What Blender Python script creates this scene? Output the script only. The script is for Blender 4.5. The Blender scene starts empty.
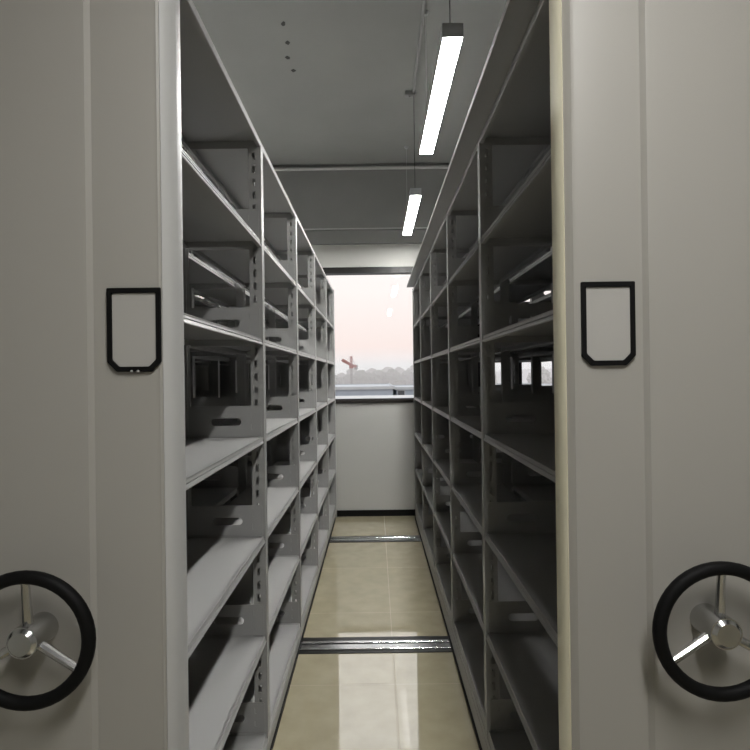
import bpy, bmesh, math, random
from mathutils import Vector, Matrix
PI = math.pi
C = bpy.context.scene.collection
CAMZ = 1.44

# ------------------------------------------------------------------ materials
def mat(name, col, rough=0.5, metal=0.0, spec=0.5, bump=0.0, bscale=200.0, var=0.0, vscale=3.0, coat=0.0):
    m = bpy.data.materials.new(name); m.use_nodes = True
    nt = m.node_tree; b = nt.nodes['Principled BSDF']
    b.inputs['Base Color'].default_value = (*col, 1)
    b.inputs['Roughness'].default_value = rough
    b.inputs['Metallic'].default_value = metal
    b.inputs['Specular IOR Level'].default_value = spec
    b.inputs['Coat Weight'].default_value = coat
    tc = None
    if bump or var:
        tc = nt.nodes.new('ShaderNodeTexCoord')
    if bump:
        n = nt.nodes.new('ShaderNodeTexNoise'); n.inputs['Scale'].default_value = bscale; n.inputs['Detail'].default_value = 2
        bp = nt.nodes.new('ShaderNodeBump'); bp.inputs['Strength'].default_value = bump; bp.inputs['Distance'].default_value = 0.002
        nt.links.new(tc.outputs['Object'], n.inputs['Vector']); nt.links.new(n.outputs['Fac'], bp.inputs['Height'])
        nt.links.new(bp.outputs['Normal'], b.inputs['Normal'])
    if var:
        n = nt.nodes.new('ShaderNodeTexNoise'); n.inputs['Scale'].default_value = vscale; n.inputs['Detail'].default_value = 5
        r = nt.nodes.new('ShaderNodeMapRange'); r.inputs['To Min'].default_value = 1 - var; r.inputs['To Max'].default_value = 1 + var
        r.inputs['From Min'].default_value = 0.3; r.inputs['From Max'].default_value = 0.7
        mx = nt.nodes.new('ShaderNodeVectorMath'); mx.operation = 'SCALE'; mx.inputs[0].default_value = col
        nt.links.new(tc.outputs['Object'], n.inputs['Vector']); nt.links.new(n.outputs['Fac'], r.inputs['Value'])
        nt.links.new(r.outputs['Result'], mx.inputs['Scale']); nt.links.new(mx.outputs['Vector'], b.inputs['Base Color'])
    return m

def emit(name, col, s):
    m = bpy.data.materials.new(name); m.use_nodes = True
    nt = m.node_tree; nt.nodes.clear()
    e = nt.nodes.new('ShaderNodeEmission'); o = nt.nodes.new('ShaderNodeOutputMaterial')
    e.inputs['Color'].default_value = (*col, 1); e.inputs['Strength'].default_value = s
    nt.links.new(e.outputs[0], o.inputs['Surface'])
    return m

RACK = mat('rack_paint', (0.335, 0.335, 0.327), 0.42, bump=0.05, bscale=350)
PANEL = mat('panel_paint', (0.34, 0.328, 0.298), 0.42, bump=0.04, bscale=300, coat=0.15)
CREAM = mat('cream_trim', (0.80, 0.755, 0.58), 0.45)
TRIMG = mat('grey_trim', (0.48, 0.48, 0.468), 0.4)
BLACKP = mat('black_plastic', (0.004, 0.004, 0.004), 0.6, spec=0.15)
BASESTRIP = mat('black_base_strip', (0.008, 0.008, 0.008), 0.7, spec=0.2)
CARD = mat('holder_card', (0.40, 0.39, 0.365), 0.25)
CHROME = mat('chrome', (0.6, 0.6, 0.6), 0.2, 1.0)
STEEL = mat('rail_steel', (0.62, 0.63, 0.63), 0.22, 1.0, var=0.1, vscale=20)
RAILBED = mat('rail_bed', (0.012, 0.012, 0.012), 0.3)
WALL = mat('wall_paint', (0.47, 0.47, 0.445), 0.75, bump=0.08, bscale=60, var=0.02)
CEIL = mat('ceiling_paint', (0.20, 0.202, 0.196), 0.85, bump=0.15, bscale=40, var=0.05, vscale=1.6)
BEAMM = mat('beam_paint', (0.185, 0.187, 0.182), 0.85, bump=0.1, bscale=40, var=0.04)
PIPE = mat('pipe_paint', (0.42, 0.42, 0.41), 0.5)
CONDM = mat('conduit_grey', (0.2, 0.2, 0.2), 0.5)
BASEB = mat('black_baseboard', (0.005, 0.005, 0.005), 0.5, spec=0.15)
FRAMEM = mat('window_frame_dark', (0.014, 0.013, 0.012), 0.4, spec=0.3)
SILLM = mat('sill_stone', (0.025, 0.022, 0.02), 0.2, var=0.2, vscale=40)
HOUS = mat('lamp_housing', (0.36, 0.37, 0.38), 0.45, 0.2)
WIRE = mat('steel_wire', (0.5, 0.5, 0.5), 0.4, 0.8)
CABLE = mat('cable_black', (0.01, 0.01, 0.01), 0.5)
LED = emit('led_diffuser', (1.0, 0.985, 0.96), 146.0)
STAIN = mat('ceiling_stain', (0.03, 0.03, 0.028), 0.8)

def floor_mat():
    m = bpy.data.materials.new('polished_tile'); m.use_nodes = True
    nt = m.node_tree; b = nt.nodes['Principled BSDF']
    tc = nt.nodes.new('ShaderNodeTexCoord')
    mp = nt.nodes.new('ShaderNodeMapping'); mp.inputs['Location'].default_value = (-0.075, -2.63, 0)
    br = nt.nodes.new('ShaderNodeTexBrick'); br.offset = 0; br.squash = 1
    br.inputs['Scale'].default_value = 1.0; br.inputs['Brick Width'].default_value = 0.8; br.inputs['Row Height'].default_value = 0.8
    br.inputs['Mortar Size'].default_value = 0.0018; br.inputs['Mortar Smooth'].default_value = 0.1
    br.inputs['Color1'].default_value = (0.385, 0.345, 0.235, 1); br.inputs['Color2'].default_value = (0.395, 0.353, 0.243, 1)
    br.inputs['Mortar'].default_value = (0.30, 0.25, 0.17, 1)
    n = nt.nodes.new('ShaderNodeTexNoise'); n.inputs['Scale'].default_value = 9; n.inputs['Detail'].default_value = 8
    mx = nt.nodes.new('ShaderNodeMix'); mx.data_type = 'RGBA'; mx.blend_type = 'SOFT_LIGHT'; mx.inputs[0].default_value = 0.35
    nt.links.new(tc.outputs['Object'], mp.inputs['Vector']); nt.links.new(mp.outputs[0], br.inputs['Vector'])
    nt.links.new(tc.outputs['Object'], n.inputs['Vector'])
    nt.links.new(br.outputs['Color'], mx.inputs[6]); nt.links.new(n.outputs['Fac'], mx.inputs[7])
    nt.links.new(mx.outputs[2], b.inputs['Base Color'])
    rr = nt.nodes.new('ShaderNodeMapRange'); rr.inputs['To Min'].default_value = 0.035; rr.inputs['To Max'].default_value = 0.5
    nt.links.new(br.outputs['Fac'], rr.inputs['Value']); nt.links.new(rr.outputs['Result'], b.inputs['Roughness'])
    cw = nt.nodes.new('ShaderNodeMapRange'); cw.inputs['To Min'].default_value = 0.7; cw.inputs['To Max'].default_value = 0.0
    nt.links.new(br.outputs['Fac'], cw.inputs['Value']); nt.links.new(cw.outputs['Result'], b.inputs['Coat Weight'])
    b.inputs['IOR'].default_value = 1.6
    b.inputs['Coat Roughness'].default_value = 0.02; b.inputs['Coat IOR'].default_value = 2.4
    n2 = nt.nodes.new('ShaderNodeTexNoise'); n2.inputs['Scale'].default_value = 2.5
    bp = nt.nodes.new('ShaderNodeBump'); bp.inputs['Strength'].default_value = 0.02; bp.inputs['Distance'].default_value = 0.02
    nt.links.new(tc.outputs['Object'], n2.inputs['Vector']); nt.links.new(n2.outputs['Fac'], bp.inputs['Height'])
    nt.links.new(bp.outputs['Normal'], b.inputs['Normal'])
    return m
FLOOR = floor_mat()

def glass_mat():
    m = bpy.data.materials.new('window_glass'); m.use_nodes = True
    nt = m.node_tree; nt.nodes.clear()
    t = nt.nodes.new('ShaderNodeBsdfTransparent'); t.inputs['Color'].default_value = (0.96, 0.97, 0.97, 1)
    g = nt.nodes.new('ShaderNodeBsdfGlossy'); g.inputs['Roughness'].default_value = 0.0
    f = nt.nodes.new('ShaderNodeFresnel'); f.inputs['IOR'].default_value = 1.45
    mx = nt.nodes.new('ShaderNodeMixShader'); o = nt.nodes.new('ShaderNodeOutputMaterial')
    nt.links.new(f.outputs[0], mx.inputs[0]); nt.links.new(t.outputs[0], mx.inputs[1]); nt.links.new(g.outputs[0], mx.inputs[2])
    nt.links.new(mx.outputs[0], o.inputs['Surface'])
    return m
GLASS = glass_mat()

# ------------------------------------------------------------------ mesh helpers
class MB:
    def __init__(s): s.v = []; s.f = []
    def box(s, x0, x1, y0, y1, z0, z1):
        b = len(s.v)
        s.v += [(x, y, z) for z in (z0, z1) for y in (y0, y1) for x in (x0, x1)]
        s.f += [tuple(b + i for i in q) for q in ((0, 2, 3, 1), (4, 5, 7, 6), (0, 1, 5, 4), (2, 6, 7, 3), (0, 4, 6, 2), (1, 3, 7, 5))]
        return s
    def prism(s, pts, a, b, axis):
        """closed outline pts extruded from a to b along axis ('x','y','z')"""
        n = len(pts); k = len(s.v)
        def P(p, t): return {'x': (t, p[0], p[1]), 'y': (p[0], t, p[1]), 'z': (p[0], p[1], t)}[axis]
        s.v += [P(p, a) for p in pts] + [P(p, b) for p in pts]
        s.f += [tuple(k + i for i in reversed(range(n))), tuple(k + n + i for i in range(n))]
        s.f += [(k + i, k + (i + 1) % n, k + n + (i + 1) % n, k + n + i) for i in range(n)]
        return s
    def tube(s, p, q, r, n=10, r2=None):
        p, q = Vector(p), Vector(q); r2 = r if r2 is None else r2
        d = (q - p).normalized(); u = d.orthogonal().normalized(); w = d.cross(u); k = len(s.v)
        for c, rr in ((p, r), (q, r2)):
            s.v += [tuple(c + u * math.cos(2 * PI * i / n) * rr + w * math.sin(2 * PI * i / n) * rr) for i in range(n)]
        s.f += [(k + i, k + (i + 1) % n, k + n + (i + 1) % n, k + n + i) for i in range(n)]
        s.f += [tuple(k + i for i in reversed(range(n))), tuple(k + n + i for i in range(n))]
        return s
    def torus_y(s, c, R, r, n=48, m=14):
        k = len(s.v)
        for i in range(n):
            a = 2 * PI * i / n
            for j in range(m):
                b = 2 * PI * j / m; q = R + r * math.cos(b)
                s.v.append((c[0] + q * math.cos(a), c[1] + r * math.sin(b), c[2] + q * math.sin(a)))
        s.f += [(k + i * m + j, k + ((i + 1) % n) * m + j, k + ((i + 1) % n) * m + (j + 1) % m, k + i * m + (j + 1) % m) for i in range(n) for j in range(m)]
        return s
    def plate(s, outer, holes, y0, y1):
        """outline with holes in the x-z plane, thickness y0..y1"""
        bm = bmesh.new(); loops = []
        for lp in [outer] + holes:
            vs = [bm.verts.new((p[0], y0, p[1])) for p in lp]
            for i in range(len(vs)): bm.edges.new((vs[i], vs[(i + 1) % len(vs)]))
        bmesh.ops.triangle_fill(bm, use_beauty=True, edges=bm.edges[:], normal=(0, -1, 0))
        bm.verts.index_update(); k = len(s.v); n = len(bm.verts)
        s.v += [tuple(v.co) for v in bm.verts] + [(v.co.x, y1, v.co.z) for v in bm.verts]
        for f in bm.faces:
            ids = [v.index for v in f.verts]
            s.f.append(tuple(k + i for i in ids)); s.f.append(tuple(k + n + i for i in reversed(ids)))
        for e in bm.edges:
            if len(e.link_faces) == 1:
                a, b = e.verts[0].index, e.verts[1].index
                s.f.append((k + a, k + b, k + n + b, k + n + a))
        bm.free(); return s
    def mesh(s, name, m, smooth=False, bevel=0):
        me = bpy.data.meshes.new(name); me.from_pydata(s.v, [], s.f)
        bm = bmesh.new(); bm.from_mesh(me); bmesh.ops.recalc_face_normals(bm, faces=bm.faces[:])
        if bevel:
            bmesh.ops.bevel(bm, geom=[e for e in bm.edges if len(e.link_faces) == 2 and e.calc_face_angle(0) > 0.6], offset=bevel, segments=2, affect='EDGES', clamp_overlap=True)
        bm.to_mesh(me); bm.free()
        if smooth:
            for p in me.polygons: p.use_smooth = True
        me.set_sharp_from_angle(angle=0.45)
        me.materials.append(m); return me

def link(name, me, parent=None, loc=(0, 0, 0), rz=0):
    o = bpy.data.objects.new(name, me); C.objects.link(o)
    o.location = loc; o.rotation_euler = (0, 0, rz)
    if parent: o.parent = parent
    return o
def obj(name, mb, m, parent=None, loc=(0, 0, 0), rz=0, smooth=False, bevel=0):
    return link(name, mb.mesh(name, m, smooth, bevel), parent, loc, rz)
def tag(o, label, cat, group=None, kind=None):
    if label: o['label'] = label
    if cat: o['category'] = cat
    if group: o['group'] = group
    if kind: o['kind'] = kind
    return o
def thing(name, label, cat, loc, group=None):
    return tag(link(name, None, None, loc), label, cat, group)
def struct(name, mb, m, label=None, cat=None, parent=None, bevel=0):
    o = obj(name, mb, m, parent, bevel=bevel)
    if parent is None: tag(o, label, cat, None, 'structure')
    return o
def copy_tree(o, parent=None, skip=()):
    c = o.copy(); C.objects.link(c); c.parent = parent
    for ch in o.children:
        if ch.name.split('.')[0] not in skip: copy_tree(ch, c)
    return c

# ------------------------------------------------------------------ room shell
XL, XR, YB, YW, HC = -1.72, 2.42, -2.4, 5.80, CAMZ + 2.15
struct('floor', MB().box(XL - .2, XR + .2, YB - .2, YW + .25, -0.12, 0), FLOOR, 'polished beige tile floor reflecting the window', 'floor')
struct('ceiling', MB().box(XL - .2, XR + .2, YB - .2, YW + .25, HC, HC + .15), CEIL, 'dark grey painted concrete ceiling', 'ceiling')
struct('wall_left', MB().box(XL - .2, XL, YB, YW, 0, HC), WALL, 'plain wall beyond the left shelving', 'wall')
struct('wall_right', MB().box(XR, XR + .2, YB, YW, 0, HC), WALL, 'plain wall beyond the right shelving', 'wall')
struct('wall_rear', MB().box(XL - .2, XR + .2, YB - .2, YB, 0, HC), WALL, 'plain wall behind the viewpoint', 'wall')
WX0, WX1, WZ0, WZ1 = -0.95, 2.30, 1.193, 2.565
w = MB().box(XL - .2, XR + .2, YW, YW + .24, 0, WZ0 - .03).box(XL - .2, XR + .2, YW, YW + .24, WZ1, HC)
w.box(XL - .2, WX0, YW, YW + .24, WZ0 - .03, WZ1).box(WX1, XR + .2, YW, YW + .24, WZ0 - .03, WZ1)
struct('wall_far', w, WALL, 'off-white wall under and around the window at the aisle end', 'wall')
struct('beam', MB().box(XL, XR, 5.70, YW, CAMZ + 1.488, HC).box(XL, XR, 5.75, YW, CAMZ + 1.356, CAMZ + 1.488), BEAMM, 'grey concrete beam across the ceiling above the window', 'beam')
struct('baseboard_far', MB().box(XL, XR, YW - .014, YW, 0, .062), BASEB, 'black baseboard under the window wall', 'baseboard')
# window
win = tag(link('window_1', None, None, (0, 0, 0)), 'wide dark-framed window at the end of the aisle', 'window', None, 'structure')
fy0, fy1 = 5.86, 5.92
f = MB().box(WX0, WX1, fy0 - .05, fy1, WZ1 - .062, WZ1).box(WX0, WX1, fy0, fy1, WZ0, WZ0 + .012)
f.box(WX0, WX0 + .05, fy0, fy1, WZ0, WZ1).box(WX1 - .05, WX1, fy0, fy1, WZ0, WZ1)
for mx in (0.66, 1.08, 1.50, 1.92): f.box(mx - .03, mx + .03, fy0, fy1, WZ0, WZ1)
obj('window_frame', f, FRAMEM, win)
xs = [WX0 + .05, .66, 1.08, 1.50, 1.92, WX1 - .05]
for a, b in zip(xs[:-1], xs[1:]):
    me = bpy.data.meshes.new('pane'); me.from_pydata([(a, 5.895, WZ0), (b, 5.895, WZ0), (b, 5.895, WZ1 - .06), (a, 5.895, WZ1 - .06)], [], [(0, 1, 2, 3)])
    me.materials.append(GLASS); link('pane', me, win)
obj('window_sill', MB().box(WX0 - .05, WX1 + .05, YW - .02, 6.04, WZ0 - .03, WZ0), SILLM, win, bevel=.003)

struct('ledge_outside', MB().box(WX0 - 1, WX1 + 1, 6.05, 7.4, 1.08, 1.184), mat('ledge_white', (0.58, 0.58, 0.57), 0.6), 'white concrete ledge just outside the window', 'ledge')
# ------------------------------------------------------------------ floor rails
def rail(y, label):
    t = thing('floor_rail', label, 'rail', (0.35, y, 0), 'steel rails set across the tiled floor')
    L = 2.0
    obj('rail_bed', MB().box(-L, L, -.088, .088, 0, .004), RAILBED, t)
    pr = [(-.062, .004), (-.062, .011), (-.058, .013), (-.014, .013), (-.010, .011), (-.010, .004)]
    obj('rail_bar', MB().prism(pr, -L, L, 'x'), STEEL, t)
    pr2 = [(.008, .004), (.008, .011), (.011, .013), (.027, .013), (.030, .011), (.030, .004)]
    obj('rail_bar', MB().prism(pr2, -L, L, 'x'), STEEL, t)
rail(3.015, 'steel double rail across the floor in the middle of the aisle')
rail(4.97, 'steel double rail across the floor close to the window wall')
rail(1.06, 'steel double rail across the floor at the mouth of the aisle')

# ------------------------------------------------------------------ mobile racks
P0, PITCH, NB, PW = 1.125, 0.895, 5, 0.04       # first post, bay pitch, bays, post width along the aisle
ZS = [2.300, 1.932, 1.580, 1.227, 0.871, 0.515, 0.165]
HD = 0.295                                       # half depth of the double-sided rack

def slotted(mb, x0, x1, y0, y1, z0, z1, xs, sw=.011, sh=.027, pitch=.0466):
    mb.box(x0, xs - sw / 2, y0, y1, z0, z1); mb.box(xs + sw / 2, x1, y0, y1, z0, z1)
    z = z0; zz = z0 + .03
    while zz + sh < z1:
        mb.box(xs - sw / 2, xs + sw / 2, y0, y1, z, zz); z = zz + sh; zz += pitch
    mb.box(xs - sw / 2, xs + sw / 2, y0, y1, z, z1)
pm = MB()                                        # front post: U-channel, back flange added to keep its slots dark; face at x=0, runs to x=.046
pm.box(0, .0025, 0, PW, .14, ZS[0] - .026)
slotted(pm, .0025, .046, 0, .002, .14, ZS[0] - .026, .027)
slotted(pm, .0025, .046, PW - .002, PW, .14, ZS[0] - .026, .027)
pm.box(.044, .046, .002, PW - .002, .14, ZS[0] - .026)
POST = pm.mesh('post', RACK)
cm = MB().box(-.02, .02, .004, .008, .14, ZS[0] - .026).box(-.02, .02, PW - .008, PW - .004, .14, ZS[0] - .026).box(-.002, .002, .008, PW - .008, .14, ZS[0] - .026)
CPOST = cm.mesh('centre_post', RACK)

SD = 0.272                                       # shelf depth
SL = PITCH - PW                                  # shelf length between posts
def shelf_mesh(name, lip=.0235, full=False):
    y0, y1 = (-PW / 2, SL + PW / 2) if full else (.001, SL - .001)
    s = MB().box(.004, SD - .004, y0, y1, -.003, 0)
    h = lip / 2
    pr = [(.014, 0), (.0075, 0), (.0060, -.0012), (.0030, -h + .0015), (.0062, -h + .0004), (.0062, -h - .0004), (.0034, -h - .0012), (0, -lip + .0022), (.0012, -lip), (.014, -lip), (.014, -lip + .002), (.006, -lip + .002), (.006, -.003), (.012, -.003)]
    if full: pr = [(.014, 0), (.007, 0), (.005, -.0015), (0, -lip + .002), (.002, -lip), (.014, -lip), (.014, -lip + .002), (.006, -lip + .002), (.006, -.003), (.012, -.003)]
    s.prism(pr, y0, y1, 'y')
    s.prism([(SD - p[0], p[1]) for p in pr], y0, y1, 'y')
    s.box(.006, SD - .006, y0, y0 + .002, -lip, -.003).box(.006, SD - .006, y1 - .002, y1, -lip, -.003)
    return s.mesh(name, RACK)
SHELF = shelf_mesh('shelf'); TOPSHELF = shelf_mesh('top_cover', .030, True)

def stadium(cx, cz, L, H, n=8):
    r = H / 2; a = L / 2 - r
    return [(cx + a + r * math.sin(PI * i / n), cz + r * math.cos(PI * i / n)) for i in range(n + 1)] + \
           [(cx - a - r * math.sin(PI * i / n), cz - r * math.cos(PI * i / n)) for i in range(n + 1)]
def rect(x0, x1, z0, z1): return [(x0, z0), (x1, z0), (x1, z1), (x0, z1)]
pp = MB().plate([(.010, 0), (SD, 0), (SD, .105), (.266, .112), (.016, .112), (.010, .106)],
                [stadium(.135, .055, .108, .027), rect(.040, .046, .026, .046), rect(.040, .046, .072, .092)], 0, .002)
pp.box(.012, SD, -.008, 0, .0005, .0025)
PLATE = pp.mesh('shelf_bracket', RACK)

def holder(parent, x, z, y, clips):
    h = tag(obj('label_holder', MB().plate(holder_outline(.0505, .079, .018), [holder_outline(.0415, .0695, .0135)], -.007, 0), BLACKP, parent, (x, y, z), bevel=.001), None, None)
    h['label'] = 'black plastic label frame with cut bottom corners'
    obj('label_card', MB().prism(holder_outline(.042, .070, .0137), -.003, -.001, 'y'), CARD, h)
    if clips:
        cl = MB()
        for sx in (-.004, .008): cl.tube((sx, -.0085, -.078), (sx, -.006, -.078), .0022)
        obj('clip', cl, TRIMG, h)
def holder_outline(hw, hh, c): return [(-hw, hh), (-hw, -hh + c), (-hw + c, -hh), (hw - c, -hh), (hw, -hh + c), (hw, hh)]

def wheel(parent, x, y, z):
    R, r = .112, .012
    hw = obj('hand_wheel', MB().torus_y((0, 0, 0), R, r), BLACKP, parent, (x, y, z), smooth=True)
    hw['label'] = 'black three-spoke hand wheel'
    for k in range(3):
        a = PI / 2 + k * 2 * PI / 3
        obj('spoke', MB().tube((.02 * math.cos(a), .008, .02 * math.sin(a)), (R * math.cos(a), 0, R * math.sin(a)), .009, 10, .007), CHROME, hw, smooth=True)
    obj('hub', MB().tube((0, -.012, 0), (0, .062, 0), .028, 24).tube((0, -.018, 0), (0, -.012, 0), .02, 24, .026), CHROME, hw, smooth=True)

def make_rack(cx, inner, edge, ch, skirt, trim, label, clips, canopy):
    """inner = +1 when the aisle lies on the rack's +x side. edge: how far the end panel's aisle edge stands from the rack centre."""
    s = inner
    t = thing('mobile_shelving_rack', label, 'shelving rack', (cx, 0, 0), 'mobile shelving racks')
    yend = P0 + NB * PITCH + PW
    obj('base_frame', MB().box(-skirt, skirt, P0 - .02, yend, .028, .105).box(-HD, HD, P0 - .02, yend, .105, .139), RACK, t, bevel=.003)
    obj('base_strip', MB().box(-skirt - .004, skirt + .004, P0 - .02, yend, .008, .030), BASESTRIP, t)  # black strip along the foot of the base
    for k in range(NB + 1):
        y = P0 + k * PITCH
        link('post', POST, t, (-HD, y, 0)); link('post', POST, t, (HD, y + PW, 0), PI)
        link('centre_post', CPOST, t, (0, y, 0))
    for k in range(NB):
        y = P0 + PW + k * PITCH
        for i, z in enumerate(ZS):
            me = TOPSHELF if i == 0 else SHELF; n = 'top_cover' if i == 0 else 'shelf'
            link(n, me, t, (-HD + .001, y, z)); link(n, me, t, (HD - .001, y + SL, z), PI)
            if i:
                # the brackets hang on the posts at the far end of every bay
                link('shelf_bracket', PLATE, t, (-HD, y + SL - .003, z))
                b = link('shelf_bracket', PLATE, t, (HD, y + SL - .003, z)); b.scale = (-1, 1, 1)
    # near end panel: a folded sheet with rounded edges and a raised middle field
    e, cy = edge, .035
    yb, yf = P0 - .005, 1.065
    half = [(.02, yb), (e, yb), (e, yf + cy)]
    c1, c2 = Vector((e, yf + cy)), Vector((e - ch, yf))          # folded edge: a flat bevel with softened corners
    for j in range(1, 10):
        a = j / 10
        q = c1.lerp(c2, a); bulge = .0045 * math.sin(a * PI)
        half.append((q.x + bulge * .7, q.y - bulge * .7))
    half += [(e - ch, yf), (e - ch - .004, yf + .0006), (e - ch - .008, yf), (e - .149, yf), (e - .157, yf - .009), (e - .165, yf - .010)]
    out = half[1:] + [(-p[0], p[1]) for p in reversed(half[1:])]
    ep = obj('end_panel', MB().prism(out, .03, 2.34, 'z'), PANEL, t, smooth=True)
    if trim:
        # edge strip clipped on the aisle side
        K = 9 if trim is CREAM else 12
        st = [(s * (e + .003), yb)] + [(s * (p[0] + .003), p[1] - .002) for p in half[2:K]] + [(s * (p[0] - .001), p[1] + .004) for p in reversed(half[2:K])] + [(s * (e - .001), yb)]
        tr = obj('edge_trim', MB().prism(st, .031, 2.339, 'z'), trim, ep, smooth=True)
        tr['label'] = 'cream edge strip' if trim is CREAM else 'light grey edge strip'
    holder(ep, s * (HD - .053) if s > 0 else s * .239, 1.533, yf, clips)
    wheel(t, s * .069, 1.0, .979)
    obj('rear_panel', MB().box(-HD, HD, yend, yend + .012, .03, 2.31), RACK, t)
    if canopy:
        x0 = s * HD; x1 = s * (HD + .062)
        m = MB().box(min(x0, x1), max(x0, x1), P0 - .01, 5.50, ZS[0] + .001, ZS[0] + .004)
        m.box(min(x1, x1 + s * .002), max(x1, x1 + s * .002), P0 - .01, 5.50, ZS[0] - .001, ZS[0] + .016)
        m.box(min(x0, -x0), max(x0, -x0), P0 - .01, 5.50, ZS[0] + .001, ZS[0] + .004)
        obj('dust_canopy', m, RACK, t)
    return t
LX, RX = -0.695, 0.680
left = make_rack(LX, 1, .313, .025, .278, TRIMG, 'grey steel shelving rack along the left side of the aisle, plain grey end panel', True, False)
right = make_rack(RX, -1, .321, .019, .295, CREAM, 'grey steel shelving rack along the right side of the aisle, cream-edged end panel', False, True)
l2 = copy_tree(left); l2.location.x = LX - .662; l2['label'] = 'shelving rack standing directly behind the left aisle rack, glimpsed through its open shelves'
r2 = copy_tree(right, None, ('rear_panel',)); r2.location.x = RX + .682; r2['label'] = 'shelving rack standing directly behind the right aisle rack, glimpsed through its open shelves'

# ------------------------------------------------------------------ lamps
def lamp(x, y0, y1, label):
    zb = CAMZ + 1.34
    t = thing('pendant_lamp', label, 'lamp', (x, (y0 + y1) / 2, zb), 'linear pendant lamps over the aisle')
    h = (y1 - y0) / 2; W = .0415
    hs = MB().box(-W, -W + .003, -h, h, 0, .055).box(W - .003, W, -h, h, 0, .055).box(-W, W, -h, h, .052, .055)
    hs.box(-W, W, -h, -h + .003, 0, .055).box(-W, W, h - .003, h, 0, .055)
    obj('housing', hs, HOUS, t)
    obj('diffuser', MB().box(-W + .004, W - .004, -h + .004, h - .004, .001, .006), LED, t)
    for yy in (-h + .08, h - .08):
        c = obj('cable', MB().tube((0, yy, .055), (0, yy, HC - zb), .0022 if yy < 0 else .0012, 8), CABLE if yy < 0 else WIRE, t)
        obj('ceiling_cap', MB().tube((0, yy, HC - zb - .018), (0, yy, HC - zb), .012, 16, .022), HOUS, c, smooth=True)
    return t
lamp(.327, 2.23, 3.41, 'lit linear pendant lamp hanging nearest over the aisle')
lamp(.322, 4.19, 5.37, 'lit linear pendant lamp hanging farther along the aisle, close to the window')
lamp(-1.45, 2.23, 3.41, 'added unseen pendant lamp over the hindmost left rack, nearer one')  # unseen lamp added to brighten the upper front of the right rack
lamp(-1.45, 4.19, 5.37, 'added unseen pendant lamp over the hindmost left rack, close to the window wall')  # second added lamp, same purpose, farther along
lamp(.330, -0.78, 0.40, 'lit linear pendant lamp directly above the mouth of the aisle')

# ceiling conduit, junction boxes, pipe on the beam
tag(obj('ceiling_conduit', MB().tube((.285, -1.6, HC - .012), (.318, 4.26, HC - .012), .010, 12), CONDM, smooth=True), 'thin grey conduit running along the ceiling beside the nearer lamp', 'conduit')
jb = thing('junction_box', 'small dark junction box on the ceiling where the conduit ends', 'junction box', (.300, 4.27, HC))
obj('box_body', MB().box(-.045, .03, -.03, .03, -.03, 0), CONDM, jb, bevel=.004)
obj('cover_screw', MB().tube((-.01, 0, -.034), (-.01, 0, -.03), .006), CHROME, jb)
tag(obj('beam_pipe', MB().tube((XL, 5.68, CAMZ + 2.10), (XR, 5.68, CAMZ + 2.10), .017, 12), PIPE, smooth=True), 'pale pipe running across the beam near the ceiling', 'pipe')
tag(obj('beam_cable_strip', MB().box(XL, XR, 5.692, 5.70, CAMZ + 1.488, CAMZ + 1.499), PIPE), 'thin pale strip along the lower edge of the beam', 'trim')
random.seed(4)
for (px, py) in ((283, 22), (287, 41), (287, 56), (293, 69)):
    d = 2.15 * 563 / (376 - py); x = (px + (376 - py) * .0125 - 374.5) * d / 563
    n = 9; pts = [(x + (.009 + .009 * random.random()) * math.cos(2 * PI * i / n), d + (.012 + .012 * random.random()) * math.sin(2 * PI * i / n)) for i in range(n)]
    tag(obj('ceiling_plug', MB().prism(pts, HC - .004, HC, 'z'), STAIN), 'small dark plugged hole in the ceiling above the left rack', 'plug', 'plugged holes in the ceiling')

# ------------------------------------------------------------------ outdoors
GZ = -9.0
GRASS = mat('outdoor_ground', (0.32, 0.32, 0.29), 0.9, var=0.3, vscale=0.05)
BW = mat('building_white', (0.45, 0.465, 0.48), 0.7, var=0.05, vscale=1)
BG = mat('building_bluegrey', (0.33, 0.37, 0.43), 0.7, var=0.05, vscale=1)
BWIN = mat('building_window', (0.05, 0.06, 0.07), 0.2)
LEAFS = [mat('leaf_dull_green', (0.07, 0.09, 0.055), 0.8, var=0.35, vscale=1.2), mat('leaf_olive', (0.09, 0.10, 0.06), 0.8, var=0.35, vscale=1.2)]
BARK = mat('bark', (0.10, 0.08, 0.06), 0.9)
CRANE = mat('crane_red', (0.30, 0.06, 0.03), 0.5)
CONC_HAZE_MAST = mat('counterweight_and_hazed_mast', (0.25, 0.24, 0.23), 0.8)
struct('ground_outside', MB().box(-220, 220, 30, 520, GZ - .5, GZ), GRASS, 'open ground far below the window', 'ground')

def building(name, label, x0, x1, y0, y1, zt, wins, roofm, wallm):
    t = thing(name, label, 'building', ((x0 + x1) / 2, (y0 + y1) / 2, GZ))
    cx, cy = (x0 + x1) / 2, (y0 + y1) / 2
    obj('wall', MB().box(x0 - cx, x1 - cx, y0 - cy, y1 - cy, 0, zt - GZ - .25), wallm, t)
    r = MB().box(x0 - cx - .2, x1 - cx + .2, y0 - cy - .2, y1 - cy + .2, zt - GZ - .25, zt - GZ - .06)
    for a in ((x0 - .2, x1 + .2, y0 - .2, y0), (x0 - .2, x1 + .2, y1, y1 + .2), (x0 - .2, x0, y0, y1), (x1, x1 + .2, y0, y1)):
        r.box(a[0] - cx, a[1] - cx, a[2] - cy, a[3] - cy, zt - GZ - .06, zt - GZ + .05)
    obj('roof', r, roofm, t)
    for (wx, wz, ww, wh) in wins:
        f = obj('window', MB().box(-ww / 2, ww / 2, -.06, .02, 0, wh), BW, t, (wx - cx, y0 - cy, wz - GZ))
        obj('pane', MB().box(-ww / 2 + .08, ww / 2 - .08, -.08, -.05, .08, wh - .08), BWIN, f)
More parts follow.
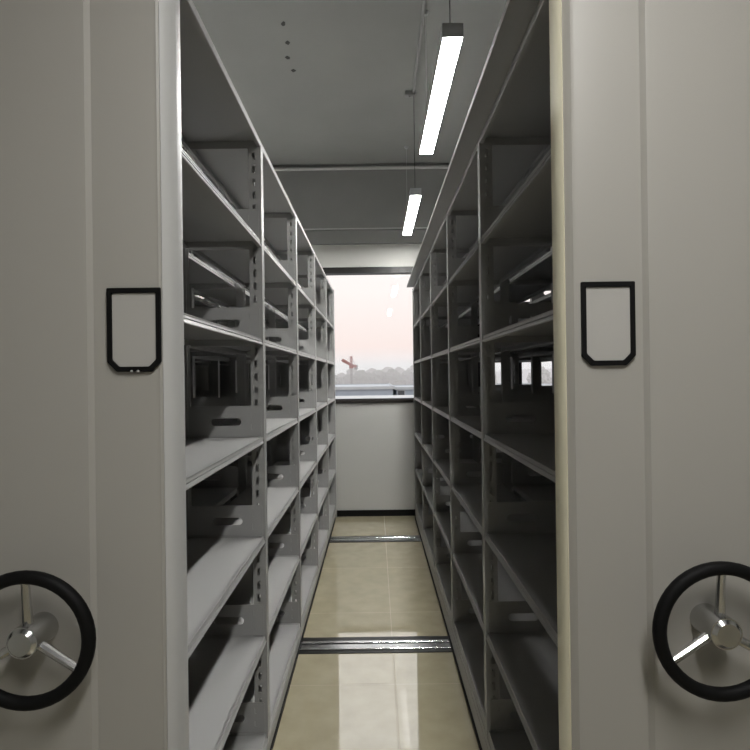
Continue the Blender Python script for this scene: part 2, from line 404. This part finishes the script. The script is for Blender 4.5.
building('long_building', 'long low pale building with flat roof seen through the window', -34, 1.9, 60, 82, .28,
         [(-2.2 - 3.2 * i, -3.9, 1.8, 1.5) for i in range(8)], BW, BG)
building('annex_building', 'small flat-roofed annex at the right end of the long building', 2.4, 22, 64, 80, .1,
         [(2.95, -.95, .9, .75), (6.5, -3.4, 1.8, 1.4), (9.8, -3.4, 1.8, 1.4), (13.1, -3.4, 1.8, 1.4)], BW, BG)

def crown_mesh(seed, m):
    r = random.Random(seed); bm = bmesh.new()
    for k in range(9):
        a = r.random() * 2 * PI; q = r.uniform(0, 2.3) if k else 0
        c = Vector((q * math.cos(a), q * math.sin(a), r.uniform(-1.6, 1.9) if k else .6)); R = r.uniform(1.2, 2.0) if k else 2.6
        res = bmesh.ops.create_icosphere(bm, subdivisions=3, radius=R, matrix=Matrix.Translation(c))
        for v in res['verts']:
            n = (v.co - c).normalized()
            v.co += n * (.22 * math.sin(7 * v.co.x + seed) * math.cos(6 * v.co.y) + .18 * math.sin(9 * v.co.z + 2 * seed) + r.uniform(-.16, .16))
    me = bpy.data.meshes.new('crown'); bm.to_mesh(me); bm.free(); me.materials.append(m); return me
CROWNS = [crown_mesh(i, LEAFS[i % 2]) for i in range(4)]
TRUNK = MB().tube((0, 0, 0), (0, 0, 6.5), .32, 10, .18).mesh('trunk', BARK)
random.seed(11)
trees = []
for i in range(19):
    px = 318 + i * 7.4 if i < 14 else 436 + (i - 14) * 26
    d = 168 + 24 * (i % 2) + random.uniform(-4, 4); x = (px - 374.5) * d / 563 + random.uniform(-.5, .5)
    top = 374.5 - (0 if px < 352 else 4.5) - random.uniform(-1.2, 1.6)
    if px > 400: top -= .8
    h = CAMZ + (376 - top) * d / 563 - GZ
    t = thing('tree', 'hazy grey-green tree in the row beyond the pale building', 'tree', (x, d, GZ), 'hazy trees beyond the pale building')
    k = h / 10.6
    c = link('crown', CROWNS[i % 4], t, (0, 0, 7.4 * k), random.uniform(0, 6)); c.scale = (1.05, 1.05, k)
    tr = link('trunk', TRUNK, t); tr.scale = (1, 1, k)
    trees.append(t)
hm = MB(); pts = [(-220, GZ), (-220, -2)]
random.seed(3)
for i in range(45):
    x = -220 + i * 10
    pts.append((x, .6 + 1.1 * math.sin(i * .7) + random.uniform(-.6, .6) + (1.6 if x > -6 else 0)))
pts += [(220, GZ)]
hm.prism(pts, 240, 330, 'y')
HILL = mat('hill_woods', (0.08, 0.10, 0.07), 0.9, var=0.3, vscale=.1)
struct('hill_outside', hm, HILL, 'low wooded rise behind the trees', 'hill')

# tower crane, jib towards the viewer
def crane():
    D = 128.0; k = D / 563
    mx = (350.9 - 374.5) * k
    t = thing('tower_crane', 'reddish tower crane standing over the trees beyond the window', 'crane', (mx, D, GZ))
    def lattice(mb, p, q, w, n, th):
        p, q = Vector(p), Vector(q); d = (q - p); u = d.normalized().orthogonal().normalized() * w; v = d.normalized().cross(u).normalized() * w
        cs = [u + v, u - v, -u - v, -u + v]
        for c in cs: mb.tube(p + c, q + c, th, 6)
        for i in range(n):
            a, b = p + d * i / n, p + d * (i + 1) / n
            for j in range(4):
                mb.tube(a + cs[j], b + cs[(j + 1) % 4], th * .7, 5); mb.tube(b + cs[j], b + cs[(j + 1) % 4], th * .7, 5)
    zj = CAMZ + 10.5 * k - GZ; zt = CAMZ + 20 * k - GZ
    m = MB(); lattice(m, (0, 0, 0), (0, 0, zj - .6), .17, 14, .035); obj('mast', m, CONC_HAZE_MAST, t)  # pale grey mast: distance haze put into its colour
    D2 = 112.0; k2 = D2 / 563
    tip = Vector(((342.6 - 374.5) * k2 - mx, D2 - D, CAMZ + 16 * k2 - GZ))
    m = MB(); lattice(m, (0, -.5, zj + .2), tip, .22, 16, .055); obj('jib', m, CRANE, t)
    cj = Vector((-tip.x, -tip.y, 0)) * .38 + Vector((.5, 0, zj))
    m = MB(); lattice(m, (0, .5, zj), cj, .22, 6, .05); obj('counter_jib', m, CRANE, t)
    obj('counterweight', MB().box(cj.x - .4, cj.x + .4, cj.y - .5, cj.y + .5, cj.z - .8, cj.z + .3), CONC_HAZE_MAST, t)
    obj('cab', MB().box(-.45, .45, -.5, .4, zj - .6, zj + .4), CRANE, t, bevel=.05)
    m = MB(); lattice(m, (0, 0, zj + .4), (0, 0, zt), .18, 5, .045)
    m.tube((0, 0, zt), tip * .75 + Vector((0, 0, zj)) * .25, .03, 5).tube((0, 0, zt), tuple(cj), .03, 5); obj('apex_tower', m, CRANE, t)
crane()

# haze over the land
def haze():
    m = bpy.data.materials.new('haze'); m.use_nodes = True; nt = m.node_tree; nt.nodes.clear()
    v = nt.nodes.new('ShaderNodeVolumeScatter'); o = nt.nodes.new('ShaderNodeOutputMaterial')
    v.inputs['Color'].default_value = (1.0, 0.90, 0.925, 1); v.inputs['Density'].default_value = 0.012
    nt.links.new(v.outputs[0], o.inputs['Volume'])
    h = obj('haze', MB().box(-210, 210, 105, 300, GZ + .1, 7), m)
    tag(h, 'pale evening haze over the trees and the crane', 'haze', None, 'stuff')
haze()

# ------------------------------------------------------------------ sky
wd = bpy.data.worlds.new('evening_sky'); bpy.context.scene.world = wd; wd.use_nodes = True
nt = wd.node_tree; bg = nt.nodes['Background']
tc = nt.nodes.new('ShaderNodeTexCoord'); sp = nt.nodes.new('ShaderNodeSeparateXYZ')
cr = nt.nodes.new('ShaderNodeValToRGB')
cr.color_ramp.elements[0].position = 0.0; cr.color_ramp.elements[0].color = (0.90, 0.745, 0.71, 1)
cr.color_ramp.elements[1].position = 1.0; cr.color_ramp.elements[1].color = (0.75, 0.80, 0.90, 1)
for p, c in ((.05, (0.94, 0.80, 0.76, 1)), (.15, (0.99, 0.91, 0.88, 1)), (.4, (1.0, 0.97, 0.94, 1))):
    e = cr.color_ramp.elements.new(p); e.color = c
nt.links.new(tc.outputs['Generated'], sp.inputs[0]); nt.links.new(sp.outputs['Z'], cr.inputs['Fac'])
nt.links.new(cr.outputs['Color'], bg.inputs['Color']); 
mr = nt.nodes.new('ShaderNodeMapRange'); mr.interpolation_type = 'SMOOTHSTEP'      # overcast: brighter overhead than at the horizon
mr.inputs['From Min'].default_value = 0.25; mr.inputs['From Max'].default_value = 0.85; mr.inputs['To Min'].default_value = 1.12; mr.inputs['To Max'].default_value = 2.0
nt.links.new(sp.outputs['Z'], mr.inputs['Value']); nt.links.new(mr.outputs['Result'], bg.inputs['Strength'])

# ------------------------------------------------------------------ camera
cam = bpy.data.cameras.new('camera'); co = bpy.data.objects.new('camera', cam); C.objects.link(co)
cam.sensor_width = 36; cam.lens = 36 * 563 / 750; cam.clip_end = 1000; cam.clip_start = .02
co.location = (0, 0, CAMZ)
ROLL = math.radians(-0.75)
co.rotation_euler = (Matrix.Rotation(PI / 2 + math.radians(0.10), 3, 'X') @ Matrix.Rotation(ROLL, 3, 'Z')).to_euler()
sc = bpy.context.scene; sc.camera = co
sc.view_settings.view_transform = 'Standard'; sc.view_settings.look = 'None'
sc.view_settings.exposure = 0.0; sc.view_settings.gamma = 1.0; sc.view_settings.use_curve_mapping = False
sc.cycles.max_bounces = 10; sc.cycles.diffuse_bounces = 6; sc.cycles.glossy_bounces = 5; sc.cycles.transparent_max_bounces = 12
sc.cycles.volume_bounces = 8
sc.cycles.use_denoising = True
sc.cycles.sample_clamp_indirect = 8
